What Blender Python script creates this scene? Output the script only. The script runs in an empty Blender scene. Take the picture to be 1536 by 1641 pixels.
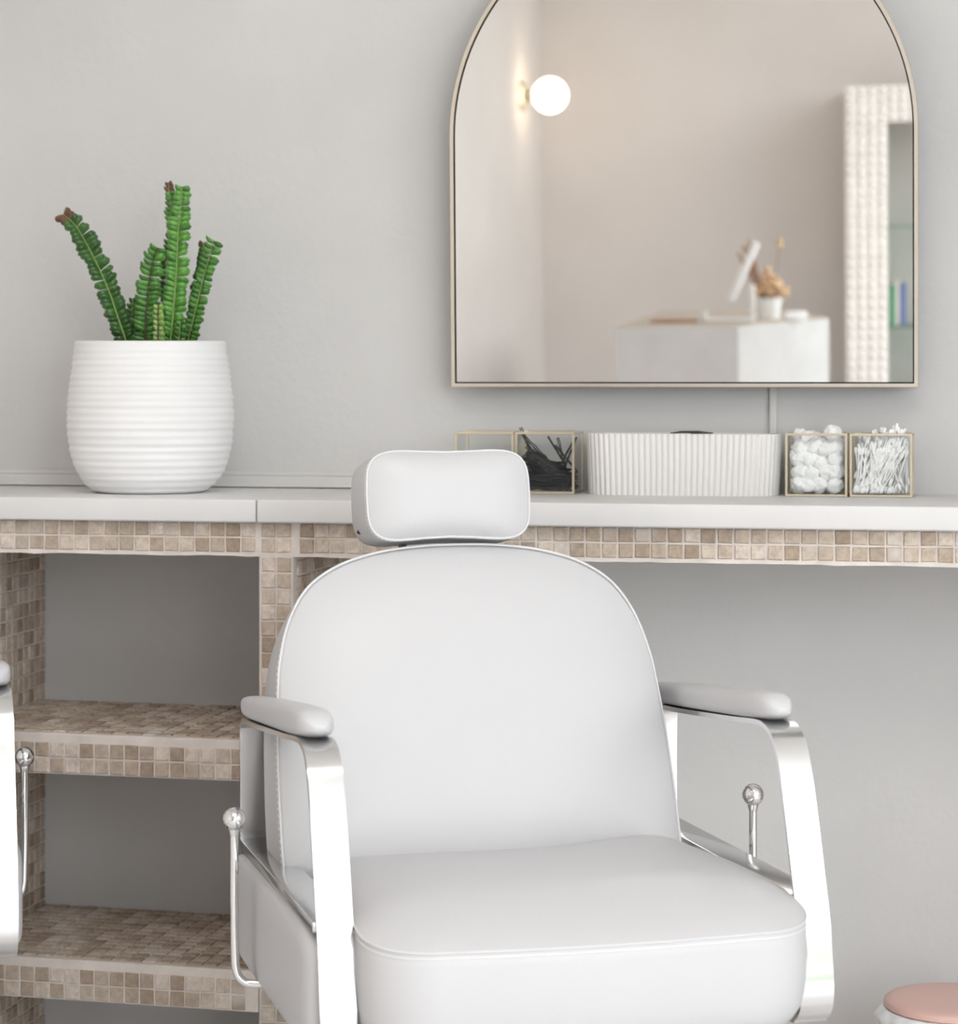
import bpy, bmesh, math, random
from mathutils import Vector, Matrix, noise
random.seed(7)
PI = math.pi
R = math.radians
scene = bpy.context.scene
COL = scene.collection

# ------------------------------------------------------------------ camera
CAM_H = 1.2
YAW = R(11.55)
cam_d = bpy.data.cameras.new('camera')
cam = bpy.data.objects.new('camera', cam_d)
COL.objects.link(cam)
cam.location = (0, 0, CAM_H)
cam.rotation_euler = (PI / 2, 0, YAW)
cam_d.sensor_fit = 'HORIZONTAL'
cam_d.sensor_width = 36.0
cam_d.lens = 36.0 * 3900 / 1536
cam_d.shift_x = 0.0
cam_d.shift_y = -(820.5 - 605) / 1536
cam_d.clip_start = 0.05
cam_d.dof.use_dof = True
cam_d.dof.focus_distance = 3.5
cam_d.dof.aperture_fstop = 6.0
scene.camera = cam

# ------------------------------------------------------------------ view, world, light
scene.view_settings.view_transform = 'Standard'
scene.view_settings.look = 'None'
scene.view_settings.gamma = 1.0
scene.view_settings.use_curve_mapping = False
scene.view_settings.exposure = 0.07
scene.cycles.max_bounces = 10
scene.cycles.diffuse_bounces = 6
scene.cycles.glossy_bounces = 6
scene.cycles.transparent_max_bounces = 16
scene.cycles.transmission_bounces = 6
scene.cycles.caustics_reflective = False
scene.cycles.caustics_refractive = False
scene.cycles.sample_clamp_indirect = 6.0
scene.cycles.use_denoising = True

SKY_STRENGTH = 6.2
world = bpy.data.worlds.new('sky')
scene.world = world
world.use_nodes = True
bg = world.node_tree.nodes['Background']
bg.inputs['Color'].default_value = (0.915, 0.955, 1.0, 1)
bg.inputs['Strength'].default_value = SKY_STRENGTH

ROOM_L, ROOM_R, ROOM_B, ROOM_F, ROOM_H = -2.25, 3.4, -4.7, 4.08, 3.3
BAY_X, BAY_Y = 0.75, -1.0   # invented bay, shaped so its glazing sends frontal light under the counter
WIN = [  # (axis, plane, a0, a1, z0, z1)
    ('x', ROOM_R, -0.9, 1.6, 0.03, 3.15),
    ('y', BAY_Y, 0.95, 3.3, 0.03, 3.15),
    ('x', BAY_X, -4.0, -2.2, 0.03, 3.15),
]


def portal(name, loc, rot, sx, sy):
    d = bpy.data.lights.new(name, 'AREA')
    d.shape = 'RECTANGLE'
    d.size, d.size_y = sx, sy
    d.cycles.is_portal = True
    o = bpy.data.objects.new(name, d)
    COL.objects.link(o)
    o.location = loc
    o.rotation_euler = rot
    return o


portal('window_portal', (ROOM_R + .1, .35, 1.59), (0, PI / 2, 0), 3.12, 2.5)
portal('window_portal', (2.125, BAY_Y - .1, 1.59), (PI / 2, 0, 0), 2.35, 3.12)
portal('window_portal', (BAY_X + .1, -3.1, 1.59), (0, PI / 2, 0), 3.12, 1.8)

# ------------------------------------------------------------------ materials
MATS = {}


def nodes_of(name):
    m = bpy.data.materials.new(name)
    m.use_nodes = True
    nt = m.node_tree
    return m, nt, nt.nodes['Principled BSDF']


def mat(name, col, rough=0.5, metal=0.0, var=0.06, vscale=8.0, bump=0.0, bscale=200.0, coat=0.0, aniso=0.0, spec=0.5, bdist=0.001, detail=4.0):
    m, nt, b = nodes_of(name)
    N, L = nt.nodes, nt.links
    b.inputs['Roughness'].default_value = rough
    b.inputs['Metallic'].default_value = metal
    b.inputs['Specular IOR Level'].default_value = spec
    b.inputs['Coat Weight'].default_value = coat
    b.inputs['Anisotropic'].default_value = aniso
    tc = N.new('ShaderNodeTexCoord')
    n1 = N.new('ShaderNodeTexNoise')
    n1.inputs['Scale'].default_value = vscale
    n1.inputs['Detail'].default_value = detail
    L.new(tc.outputs['Object'], n1.inputs['Vector'])
    ramp = N.new('ShaderNodeValToRGB')
    ramp.color_ramp.elements[0].position = 0.3
    ramp.color_ramp.elements[1].position = 0.7
    ramp.color_ramp.elements[0].color = (*[max(0, c * (1 - var)) for c in col], 1)
    ramp.color_ramp.elements[1].color = (*[min(1, c * (1 + var)) for c in col], 1)
    L.new(n1.outputs['Fac'], ramp.inputs['Fac'])
    L.new(ramp.outputs['Color'], b.inputs['Base Color'])
    if bump > 0:
        n2 = N.new('ShaderNodeTexNoise')
        n2.inputs['Scale'].default_value = bscale
        n2.inputs['Detail'].default_value = 5
        L.new(tc.outputs['Object'], n2.inputs['Vector'])
        bp = N.new('ShaderNodeBump')
        bp.inputs['Strength'].default_value = bump
        bp.inputs['Distance'].default_value = bdist
        L.new(n2.outputs['Fac'], bp.inputs['Height'])
        L.new(bp.outputs['Normal'], b.inputs['Normal'])
    MATS[name] = m
    return m


mat('plaster', (0.628, 0.621, 0.610), 0.85, var=0.045, vscale=2.2, bump=0.25, bscale=60, bdist=0.004, spec=0.2)
mat('plaster_smooth', (0.78, 0.735, 0.70), 0.85, var=0.03, vscale=2, bump=0.1, bscale=60, bdist=0.003, spec=0.2)
mat('ceiling_paint', (0.86, 0.85, 0.84), 0.9, var=0.02)
mat('floor_concrete', (0.80, 0.785, 0.78), 0.45, var=0.12, vscale=3, bump=0.1, bscale=40)
mat('bounce_paving', (0.60, 0.59, 0.57), 0.8, var=0.1, vscale=3)
mat('white_frame', (0.80, 0.80, 0.79), 0.4, var=0.02)
mat('slab_paint', (0.72, 0.71, 0.705), 0.5, var=0.035, vscale=5, bump=0.12, bscale=30, bdist=0.002)
mat('trim_paint', (0.66, 0.65, 0.63), 0.6, var=0.03)
mat('grout', (0.74, 0.68, 0.63), 0.9, var=0.10, vscale=25, bump=0.4, bscale=120, bdist=0.002, spec=0.1)
mat('leather', (0.60, 0.60, 0.61), 0.42, var=0.008, vscale=3, bump=0.06, bscale=900, bdist=0.0004, spec=0.4)
mat('leather_trim', (0.68, 0.68, 0.69), 0.4, var=0.01)
mat('thread', (0.93, 0.93, 0.93), 0.7, var=0.01)
mat('chrome', (0.80, 0.80, 0.80), 0.10, metal=1, var=0.02)
mat('brushed_steel', (0.80, 0.80, 0.80), 0.16, metal=1, var=0.03, vscale=12, aniso=0.3)
mat('brass', (0.82, 0.74, 0.58), 0.28, metal=1, var=0.04, vscale=20)
mat('mirror_brass', (0.80, 0.74, 0.64), 0.25, metal=1, var=0.03, vscale=10)
mat('dark_gap', (0.05, 0.05, 0.05), 0.6)
mat('mirror_glass', (0.97, 0.97, 0.965), 0.0, metal=1, var=0.0)
mat('pot_ceramic', (0.86, 0.86, 0.86), 0.65, var=0.015, vscale=14, bump=0.12, bscale=90, bdist=0.001, spec=0.3)
mat('soil', (0.05, 0.035, 0.025), 0.95, var=0.4, vscale=60, bump=0.8, bscale=90, bdist=0.006)
mat('tray_plastic', (0.76, 0.745, 0.72), 0.55, var=0.01)
mat('black_metal', (0.025, 0.025, 0.028), 0.27, var=0.1)
mat('cotton', (0.93, 0.93, 0.93), 1.0, var=0.02, vscale=90, bump=0.6, bscale=250, bdist=0.002, spec=0.05)
mat('swab_stick', (0.88, 0.88, 0.875), 0.6, var=0.01)
mat('pink_metal', (0.72, 0.47, 0.41), 0.4, var=0.03)
mat('bin_liner', (0.86, 0.87, 0.88), 0.35, var=0.02, vscale=30, bump=0.5, bscale=70, bdist=0.004)
mat('dark_rubber', (0.03, 0.03, 0.03), 0.6)
mat('carved_white', (0.84, 0.80, 0.755), 0.7, var=0.06, vscale=12)
mat('cabinet_side', (0.45, 0.40, 0.33), 0.7, var=0.08, vscale=4)
mat('desk_stone', (0.54, 0.53, 0.52), 0.7, var=0.05, vscale=6)
mat('desk_top_stone', (0.52, 0.46, 0.385), 0.6, var=0.06, vscale=6)
mat('dry_flower', (0.72, 0.50, 0.31), 0.9, var=0.2, vscale=60)
mat('dry_stem', (0.42, 0.25, 0.16), 0.9, var=0.15, vscale=60)
mat('book_green', (0.10, 0.35, 0.20), 0.6)
mat('book_blue', (0.16, 0.20, 0.38), 0.6)
mat('book_cream', (0.75, 0.70, 0.62), 0.6)
mat('lawn', (0.14, 0.18, 0.09), 0.9, var=0.4, vscale=6)
mat('hedge_leaf', (0.20, 0.245, 0.16), 0.8, var=0.4, vscale=12)


def leaf_mat(name, dark, light):
    m, nt, b = nodes_of(name)
    N, L = nt.nodes, nt.links
    g = N.new('ShaderNodeNewGeometry')
    tc = N.new('ShaderNodeTexCoord')
    n1 = N.new('ShaderNodeTexNoise')
    n1.inputs['Scale'].default_value = 55
    L.new(tc.outputs['Object'], n1.inputs['Vector'])
    ad = N.new('ShaderNodeMath')
    ad.operation = 'MULTIPLY_ADD'
    ad.inputs[1].default_value = 0.5
    L.new(g.outputs['Random Per Island'], ad.inputs[0])
    ml = N.new('ShaderNodeMath')
    ml.operation = 'MULTIPLY'
    ml.inputs[1].default_value = 0.55
    L.new(n1.outputs['Fac'], ml.inputs[0])
    L.new(ml.outputs[0], ad.inputs[2])
    ramp = N.new('ShaderNodeValToRGB')
    ramp.color_ramp.elements[0].color = (*dark, 1)
    ramp.color_ramp.elements[1].color = (*light, 1)
    L.new(ad.outputs[0], ramp.inputs['Fac'])
    L.new(ramp.outputs['Color'], b.inputs['Base Color'])
    b.inputs['Roughness'].default_value = 0.33
    b.inputs['Specular IOR Level'].default_value = 0.5
    MATS[name] = m


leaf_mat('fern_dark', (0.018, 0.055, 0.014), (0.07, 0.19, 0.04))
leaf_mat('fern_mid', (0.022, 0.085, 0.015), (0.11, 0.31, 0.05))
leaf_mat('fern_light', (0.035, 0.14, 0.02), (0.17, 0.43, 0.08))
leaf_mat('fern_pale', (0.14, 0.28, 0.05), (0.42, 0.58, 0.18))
mat('midrib', (0.28, 0.38, 0.12), 0.5)
mat('midrib_dark', (0.07, 0.045, 0.03), 0.5)
mat('brown_tip', (0.15, 0.08, 0.05), 0.8, var=0.3, vscale=80)


def tile_mat():
    m, nt, b = nodes_of('travertine')
    N, L = nt.nodes, nt.links
    g = N.new('ShaderNodeNewGeometry')
    tc = N.new('ShaderNodeTexCoord')
    ramp = N.new('ShaderNodeValToRGB')
    cr = ramp.color_ramp
    cr.elements[0].position = 0.0
    cr.elements[0].color = (0.37, 0.285, 0.215, 1)
    cr.elements[1].position = 1.0
    cr.elements[1].color = (0.70, 0.61, 0.53, 1)
    for p, c in ((0.25, (0.46, 0.37, 0.29)), (0.5, (0.53, 0.44, 0.355)), (0.75, (0.61, 0.52, 0.435))):
        e = cr.elements.new(p)
        e.color = (*c, 1)
    L.new(g.outputs['Random Per Island'], ramp.inputs['Fac'])
    n1 = N.new('ShaderNodeTexNoise')
    n1.inputs['Scale'].default_value = 90
    n1.inputs['Detail'].default_value = 8
    n1.inputs['Roughness'].default_value = 0.7
    L.new(tc.outputs['Object'], n1.inputs['Vector'])
    mr = N.new('ShaderNodeMapRange')
    mr.inputs['From Min'].default_value = 0.3
    mr.inputs['From Max'].default_value = 0.7
    mr.inputs['To Min'].default_value = 0.72
    mr.inputs['To Max'].default_value = 1.28
    L.new(n1.outputs['Fac'], mr.inputs['Value'])
    mx = N.new('ShaderNodeMix')
    mx.data_type = 'RGBA'
    mx.blend_type = 'MULTIPLY'
    mx.inputs[0].default_value = 1.0
    L.new(ramp.outputs['Color'], mx.inputs[6])
    L.new(mr.outputs['Result'], mx.inputs[7])
    # pale plaster smears left on the stone
    n2 = N.new('ShaderNodeTexNoise')
    n2.inputs['Scale'].default_value = 9
    n2.inputs['Detail'].default_value = 6
    L.new(tc.outputs['Object'], n2.inputs['Vector'])
    mr2 = N.new('ShaderNodeMapRange')
    mr2.inputs['From Min'].default_value = 0.58
    mr2.inputs['From Max'].default_value = 0.70
    mr2.inputs['To Max'].default_value = 0.7
    L.new(n2.outputs['Fac'], mr2.inputs['Value'])
    mx2 = N.new('ShaderNodeMix')
    mx2.data_type = 'RGBA'
    L.new(mr2.outputs['Result'], mx2.inputs[0])
    L.new(mx.outputs[2], mx2.inputs[6])
    mx2.inputs[7].default_value = (0.72, 0.68, 0.64, 1)
    L.new(mx2.outputs[2], b.inputs['Base Color'])
    b.inputs['Roughness'].default_value = 0.75
    bp = N.new('ShaderNodeBump')
    bp.inputs['Strength'].default_value = 0.5
    bp.inputs['Distance'].default_value = 0.0015
    L.new(n1.outputs['Fac'], bp.inputs['Height'])
    L.new(bp.outputs['Normal'], b.inputs['Normal'])
    MATS['travertine'] = m


tile_mat()


def glass_mat(name, tint, refl=0.06):
    m = bpy.data.materials.new(name)
    m.use_nodes = True
    nt = m.node_tree
    nt.nodes.clear()
    N, L = nt.nodes, nt.links
    out = N.new('ShaderNodeOutputMaterial')
    tr = N.new('ShaderNodeBsdfTransparent')
    tr.inputs['Color'].default_value = (*tint, 1)
    gl = N.new('ShaderNodeBsdfGlossy')
    gl.inputs['Roughness'].default_value = 0.02
    lw_ = N.new('ShaderNodeLayerWeight')
    lw_.inputs['Blend'].default_value = 0.5
    pw = N.new('ShaderNodeMath')
    pw.operation = 'POWER'
    pw.inputs[1].default_value = 4.0
    L.new(lw_.outputs['Facing'], pw.inputs[0])
    fr = N.new('ShaderNodeMath')
    fr.operation = 'MULTIPLY_ADD'
    fr.inputs[1].default_value = 0.4
    fr.inputs[2].default_value = 0.03
    L.new(pw.outputs[0], fr.inputs[0])
    mx = N.new('ShaderNodeMixShader')
    L.new(fr.outputs[0], mx.inputs['Fac'])
    L.new(tr.outputs[0], mx.inputs[1])
    L.new(gl.outputs[0], mx.inputs[2])
    L.new(mx.outputs[0], out.inputs['Surface'])
    MATS[name] = m


glass_mat('clear_glass', (0.988, 0.993, 0.988))
glass_mat('window_pane', (0.992, 0.992, 0.99))
glass_mat('shelf_glass', (0.78, 0.88, 0.84))


def emit_mat(name, col, strength):
    m, nt, b = nodes_of(name)
    b.inputs['Base Color'].default_value = (0.9, 0.9, 0.9, 1)
    b.inputs['Emission Color'].default_value = (*col, 1)
    b.inputs['Emission Strength'].default_value = strength
    MATS[name] = m


emit_mat('opal_glow', (1.0, 0.80, 0.60), 6.0)

emit_mat('fill_panel_glow', (1.0, 0.955, 0.925), 4.2)  # glow of the fill panel added at the ceiling

# ------------------------------------------------------------------ mesh helpers


def obj(name, bm, m, parent=None, smooth=False, angle=None, recalc=True, loc=None):
    if recalc:
        bmesh.ops.recalc_face_normals(bm, faces=bm.faces)
    me = bpy.data.meshes.new(name)
    bm.to_mesh(me)
    bm.free()
    ms = m if isinstance(m, (list, tuple)) else [m]
    for k in ms:
        me.materials.append(MATS[k])
    if smooth:
        me.polygons.foreach_set('use_smooth', [True] * len(me.polygons))
        if angle is not None:
            me.set_sharp_from_angle(angle=R(angle))
    o = bpy.data.objects.new(name, me)
    COL.objects.link(o)
    if parent is not None:
        o.parent = parent
    if loc is not None:
        o.location = loc
    return o


def tag(o, label=None, cat=None, group=None, kind=None):
    if label:
        o['label'] = label
    if cat:
        o['category'] = cat
    if group:
        o['group'] = group
    if kind:
        o['kind'] = kind
    return o


def empty(name, loc=(0, 0, 0), rz=0.0):
    o = bpy.data.objects.new(name, None)
    COL.objects.link(o)
    o.location = loc
    o.rotation_euler = (0, 0, rz)
    o.empty_display_size = 0.05
    return o


def copy_tree(o, parent=None):
    c = o.copy()
    COL.objects.link(c)
    if parent is not None:
        c.parent = parent
    for ch in list(o.children):
        copy_tree(ch, c)
    return c


def box(bm, x0, x1, y0, y1, z0, z1, bev=0.0, mi=0, seg=2):
    vs = [bm.verts.new((x, y, z)) for z in (z0, z1) for y in (y0, y1) for x in (x0, x1)]
    idx = [(0, 2, 3, 1), (4, 5, 7, 6), (0, 1, 5, 4), (2, 6, 7, 3), (1, 3, 7, 5), (0, 4, 6, 2)]
    fs = [bm.faces.new([vs[i] for i in q]) for q in idx]
    for f_ in fs:
        f_.material_index = mi
    if bev > 0:
        es = list({e for f_ in fs for e in f_.edges})
        bmesh.ops.bevel(bm, geom=es, offset=bev, segments=seg, profile=0.5, affect='EDGES')
    return vs


def new():
    return bmesh.new()


def tube(bm, pts, rad, n=10, closed=False, cap=True, mi=0):
    pts = [Vector(p) for p in pts]
    m = len(pts)
    rads = rad if isinstance(rad, (list, tuple)) else [rad] * m
    rings = []
    prev = None
    for i, p in enumerate(pts):
        if closed:
            t = pts[(i + 1) % m] - pts[i - 1]
        else:
            t = pts[min(i + 1, m - 1)] - pts[max(i - 1, 0)]
        t.normalize()
        if prev is None:
            ref = Vector((0, 0, 1)) if abs(t.z) < 0.9 else Vector((1, 0, 0))
            nn = t.cross(ref).normalized()
        else:
            nn = (prev - t * prev.dot(t)).normalized()
        prev = nn
        bb = t.cross(nn)
        rings.append([bm.verts.new(p + (nn * math.cos(2 * PI * k / n) + bb * math.sin(2 * PI * k / n)) * rads[i]) for k in range(n)])
    rng = range(m) if closed else range(m - 1)
    for i in rng:
        a, b = rings[i], rings[(i + 1) % m]
        for k in range(n):
            fc = bm.faces.new((a[k], a[(k + 1) % n], b[(k + 1) % n], b[k]))
            fc.material_index = mi
    if cap and not closed:
        for r_ in (rings[0], rings[-1]):
            fc = bm.faces.new(r_)
            fc.material_index = mi


def lathe(bm, prof, n=96, wob=None, cap_first=False, cap_last=False):
    rings = []
    for i, (r, z) in enumerate(prof):
        ring = []
        for k in range(n):
            a = 2 * PI * k / n
            rr, zz = (r, z) if wob is None else wob(r, z, a)
            ring.append(bm.verts.new((rr * math.cos(a), rr * math.sin(a), zz)))
        rings.append(ring)
    for i in range(len(rings) - 1):
        for k in range(n):
            bm.faces.new((rings[i][k], rings[i][(k + 1) % n], rings[i + 1][(k + 1) % n], rings[i + 1][k]))
    if cap_first:
        bm.faces.new(rings[0])
    if cap_last:
        bm.faces.new(rings[-1])


def sphere(bm, c, r, u=24, v=16, sc=(1, 1, 1)):
    mtx = Matrix.Translation(c) @ Matrix.Diagonal((sc[0], sc[1], sc[2], 1))
    bmesh.ops.create_uvsphere(bm, u_segments=u, v_segments=v, radius=r, matrix=mtx)


def skin_rings(bm, rings, close_first=True, close_last=True, mi=0):
    """rings: lists of points with equal counts, each a closed loop"""
    vr = [[bm.verts.new(p) for p in r] for r in rings]
    n = len(vr[0])
    for a, b in zip(vr[:-1], vr[1:]):
        for k in range(n):
            fc = bm.faces.new((a[k], a[(k + 1) % n], b[(k + 1) % n], b[k]))
            fc.material_index = mi
    for flag, r in ((close_first, vr[0]), (close_last, vr[-1])):
        if flag:
            cc = Vector((0, 0, 0))
            for v in r:
                cc += v.co
            c = bm.verts.new(cc / n)
            for k in range(n):
                fc = bm.faces.new((r[k], r[(k + 1) % n], c))
                fc.material_index = mi


def catmull(pts, per=8, closed=False):
    pts = [Vector(p) for p in pts]
    m = len(pts)
    out = []
    segs = range(m) if closed else range(m - 1)
    for i in segs:
        if closed:
            p0, p1, p2, p3 = pts[i - 1], pts[i], pts[(i + 1) % m], pts[(i + 2) % m]
        else:
            p0, p1, p2, p3 = pts[max(i - 1, 0)], pts[i], pts[i + 1], pts[min(i + 2, m - 1)]
        for k in range(per):
            t = k / per
            out.append(0.5 * ((2 * p1) + (-p0 + p2) * t + (2 * p0 - 5 * p1 + 4 * p2 - p3) * t * t + (-p0 + 3 * p1 - 3 * p2 + p3) * t ** 3))
    if not closed:
        out.append(pts[-1])
    return out


def struct(name, bm, m, **k):
    return tag(obj(name, bm, m, **k), kind='structure')


# ------------------------------------------------------------------ the room


def l_slab(z0, z1):
    poly_ = [(ROOM_L - .2, ROOM_B - .2), (BAY_X + .15, ROOM_B - .2), (BAY_X + .15, BAY_Y - .15), (ROOM_R + .2, BAY_Y - .15), (ROOM_R + .2, ROOM_F + .2), (ROOM_L - .2, ROOM_F + .2)]
    bm = new()
    lo = [bm.verts.new((x, y, z0)) for x, y in poly_]
    hi = [bm.verts.new((x, y, z1)) for x, y in poly_]
    bm.faces.new(lo); bm.faces.new(hi)
    for k in range(6):
        bm.faces.new((lo[k], lo[(k + 1) % 6], hi[(k + 1) % 6], hi[k]))
    return bm


struct('floor', l_slab(-.1, 0), 'floor_concrete')
struct('ceiling', l_slab(ROOM_H, ROOM_H + .1), 'ceiling_paint')
bm = new(); box(bm, ROOM_L - .2, ROOM_R + .2, ROOM_F, ROOM_F + .2, 0, ROOM_H)
struct('wall_back', bm, 'plaster')
bm = new(); box(bm, ROOM_L - .2, ROOM_L, ROOM_B, ROOM_F, 0, ROOM_H)
struct('wall_left', bm, 'plaster_smooth')


def wall_with_hole(name, axis, plane, thick, lo, hi, a0, a1, z0, z1, m):
    bm = new()
    p0, p1 = (plane, plane + thick) if thick > 0 else (plane + thick, plane)

    def b(u0, u1, w0, w1):
        if axis == 'x':
            box(bm, p0, p1, u0, u1, w0, w1)
        else:
            box(bm, u0, u1, p0, p1, w0, w1)
    b(lo, a0, 0, ROOM_H)
    b(a1, hi, 0, ROOM_H)
    b(a0, a1, 0, z0)
    b(a0, a1, z1, ROOM_H)
    return struct(name, bm, m)


bm = new(); box(bm, .60, .80, 3.45, ROOM_F, 0, ROOM_H)
struct('wall_shading_pier', bm, 'plaster')  # unseen pier added to shade the right end of the back wall


wall_with_hole('wall_right', 'x', ROOM_R, .2, BAY_Y, ROOM_F, *WIN[0][2:], 'plaster_smooth')
wall_with_hole('wall_front_added_bay', 'y', BAY_Y, -.15, BAY_X, ROOM_R + .2, *WIN[1][2:], 'plaster_smooth')  # bay walls added to hold the invented glazing
wall_with_hole('wall_return_added_bay', 'x', BAY_X, .15, ROOM_B, BAY_Y - .15, *WIN[2][2:], 'plaster_smooth')
bm = new(); box(bm, ROOM_L, BAY_X + .15, ROOM_B - .2, ROOM_B, 0, ROOM_H)
struct('wall_front', bm, 'plaster_smooth')


def window(name, axis, plane, a0, a1, z0, z1, nm):
    bm = new()
    w = .055

    def b(u0, u1, w0, w1, d=.03):
        if axis == 'x':
            box(bm, plane + .06, plane + .06 + .05, u0, u1, w0, w1, .004)
        else:
            box(bm, u0, u1, plane - .11, plane - .06, w0, w1, .004)
    b(a0, a1, z0, z0 + w); b(a0, a1, z1 - w, z1)
    for i in range(nm + 1):
        c = a0 + w / 2 + (a1 - a0 - w) * i / nm
        b(c - w / 2, c + w / 2, z0 + w, z1 - w)
    o = struct(name, bm, 'white_frame')
    bm = new()
    if axis == 'x':
        box(bm, plane + .08, plane + .086, a0 + w, a1 - w, z0 + w, z1 - w)
    else:
        box(bm, a0 + w, a1 - w, plane - .086, plane - .08, z0 + w, z1 - w)
    obj('window_glass', bm, 'window_pane', o)
    return o


window('added_window_1', *WIN[0], 4)  # unseen windows, invented to supply daylight and bright reflections in the chrome
window('added_window_2', *WIN[1], 2)
window('added_window_3', *WIN[2], 2)

bm = new(); box(bm, ROOM_R + 4.21, ROOM_R + 14, -12, 12, -.25, -.12)
tag(obj('lawn', bm, 'lawn'), kind='structure')  # unseen garden ground, invented for light and reflections
bm = new(); box(bm, BAY_X + .2, ROOM_R + 4.2, -12, BAY_Y - .2, -.25, -.12)
box(bm, ROOM_R + .3, ROOM_R + 4.2, BAY_Y - .2, 12, -.25, -.12)
tag(obj('bounce_terrace', bm, 'bounce_paving'), kind='structure')  # unseen pale ground added to bounce light up into the room


def hedge(x, y0, y1, h):
    bm = new()
    bmesh.ops.create_grid(bm, x_segments=60, y_segments=14, size=1)
    bmesh.ops.create_cube(bm, size=1)
    bm.clear()
    box(bm, -.4, .4, y0, y1, 0, h)
    bmesh.ops.subdivide_edges(bm, edges=bm.edges[:], cuts=24, use_grid_fill=True)
    for v in bm.verts:
        d = noise.noise_vector(Vector((v.co.x * 2.2, v.co.y * 1.3, v.co.z * 2.2))) * .22
        v.co += Vector((d.x, d.y, d.z if v.co.z > .1 else 0))
    o = obj('added_hedge', bm, 'hedge_leaf', smooth=True, loc=(x, 0, -.12))
    return tag(o, 'unseen green hedge outside, added for the reflections in the chair steel', 'hedge')


hedge(ROOM_R + 6.0, -9, 7, 2.2)  # hedge added out of view so the chair steel reflects green

# skirting moulding where the wall meets the left part of the counter
bm = new()
x0, x1 = ROOM_L + .001, -.93
for (d, z0, z1) in ((.010, 1.009, 1.029), (.014, 1.0095, 1.0135), (.006, 1.029, 1.036)):
    box(bm, x0, x1, ROOM_F - d, ROOM_F, z0, z1, .0015)
struct('trim_1', bm, 'trim_paint')

# ------------------------------------------------------------------ tiled masonry under the counter
P_TILE = 3.705      # front face plane of the tiles
PITCH = .0254


def tile(bm, o, u, v, n, w, h, th=.0026):
    """one tumbled tile: chamfered slab. o centre on the surface, u, v in-plane, n outward"""
    ch = .0013
    jit = lambda: random.uniform(-.0006, .0006)
    quad = [(-1, -1), (1, -1), (1, 1), (-1, 1)]
    corners = [(sx * w / 2 + jit(), sy * h / 2 + jit()) for sx, sy in quad]
    lift = random.uniform(-.0005, .0006)
    back = [bm.verts.new(o + u * a + v * b - n * .001) for a, b in corners]
    mid = [bm.verts.new(o + u * a + v * b + n * (th - ch + lift)) for a, b in corners]
    top = [bm.verts.new(o + u * (a - math.copysign(ch, a)) + v * (b - math.copysign(ch, b)) + n * (th + lift)) for a, b in corners]
    for A, B in ((back, mid), (mid, top)):
        for k in range(4):
            bm.faces.new((A[k], A[(k + 1) % 4], B[(k + 1) % 4], B[k]))
    bm.faces.new(top)


def tile_field(bm, o, u, v, n, nu, nv, skip=0.0, pu=PITCH, pv=PITCH, gap=.0033):
    o, u, v, n = Vector(o), Vector(u), Vector(v), Vector(n)
    for i in range(nu):
        for j in range(nv):
            if random.random() < skip:
                continue
            tile(bm, o + u * (i + .5) * pu + v * (j + .5) * pv, u, v, n, pu - gap, pv - gap)


TX, TZ, NX, NY, NZ, TY = (1, 0, 0), (0, 0, 1), (1, 0, 0), (0, -1, 0), (0, 0, 1), (0, 1, 0)
unit = empty('tiled_masonry_base', (-1.1, P_TILE + .15, 0))
tag(unit, 'masonry counter base with open niches clad in beige travertine mosaic', 'shelving')
inv_u = Vector((1.1, -(P_TILE + .15), 0))


def upart(name, bmx, m, label=None, parent=None):
    bmesh.ops.translate(bmx, verts=bmx.verts, vec=inv_u)
    o = obj(name, bmx, m, parent or unit)
    if label:
        o['label'] = label
    return o


def ragged(bm, amp, sel):
    for v in bm.verts:
        if sel(v.co):
            v.co.z += amp * noise.noise(Vector((v.co.x * 14, 3.1, v.co.y)))


NICHE_L, NICHE_R, PILLAR_R = -1.621, -1.1146, -1.058
Z_SLAB_B, Z_APR = .971, .9165
YF = P_TILE + .004  # grout plane
# apron (full counter length)
bm = new()
ax0, ax1 = ROOM_L + .001, .597
nseg = 120
vs = []
for i in range(nseg):
    xa, xb = ax0 + (ax1 - ax0) * i / nseg, ax0 + (ax1 - ax0) * (i + 1) / nseg
    q = []
    for x in (xa, xb):
        zb = Z_APR + .0016 * noise.noise(Vector((x * 13, 0, 0))) + .0012 * noise.noise(Vector((x * 40, 5, 0)))
        q += [(x, YF, Z_SLAB_B), (x, YF, zb), (x, YF + .05, zb), (x, YF + .05, Z_SLAB_B)]
    if not vs:
        vs = [bm.verts.new(p) for p in q[:4]]
        bm.faces.new(vs)
    nx = [bm.verts.new(p) for p in q[4:]]
    for k in range(4):
        bm.faces.new((vs[k], vs[(k + 1) % 4], nx[(k + 1) % 4], nx[k]))
    vs = nx
bm.faces.new(vs)
apron = upart('apron', bm, 'grout')
bm = new()
nL = int((NICHE_R + .0 - ax0) / PITCH)
tile_field(bm, (NICHE_R - nL * PITCH - .004, YF, Z_SLAB_B - 2 * PITCH + .0015), TX, TZ, NY, nL, 2, pv=.0245)
tile_field(bm, (NICHE_R + .004, YF, Z_SLAB_B - 2 * PITCH + .0015), TX, TZ, NY, 2, 2, pv=.0245)
tile_field(bm, (PILLAR_R + .010, YF, Z_SLAB_B - 2 * PITCH + .0015), TX, TZ, NY, int((ax1 - PILLAR_R - .012) / PITCH), 2, pv=.0245)
upart('mosaic_tiles', bm, 'travertine', parent=apron)

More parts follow.
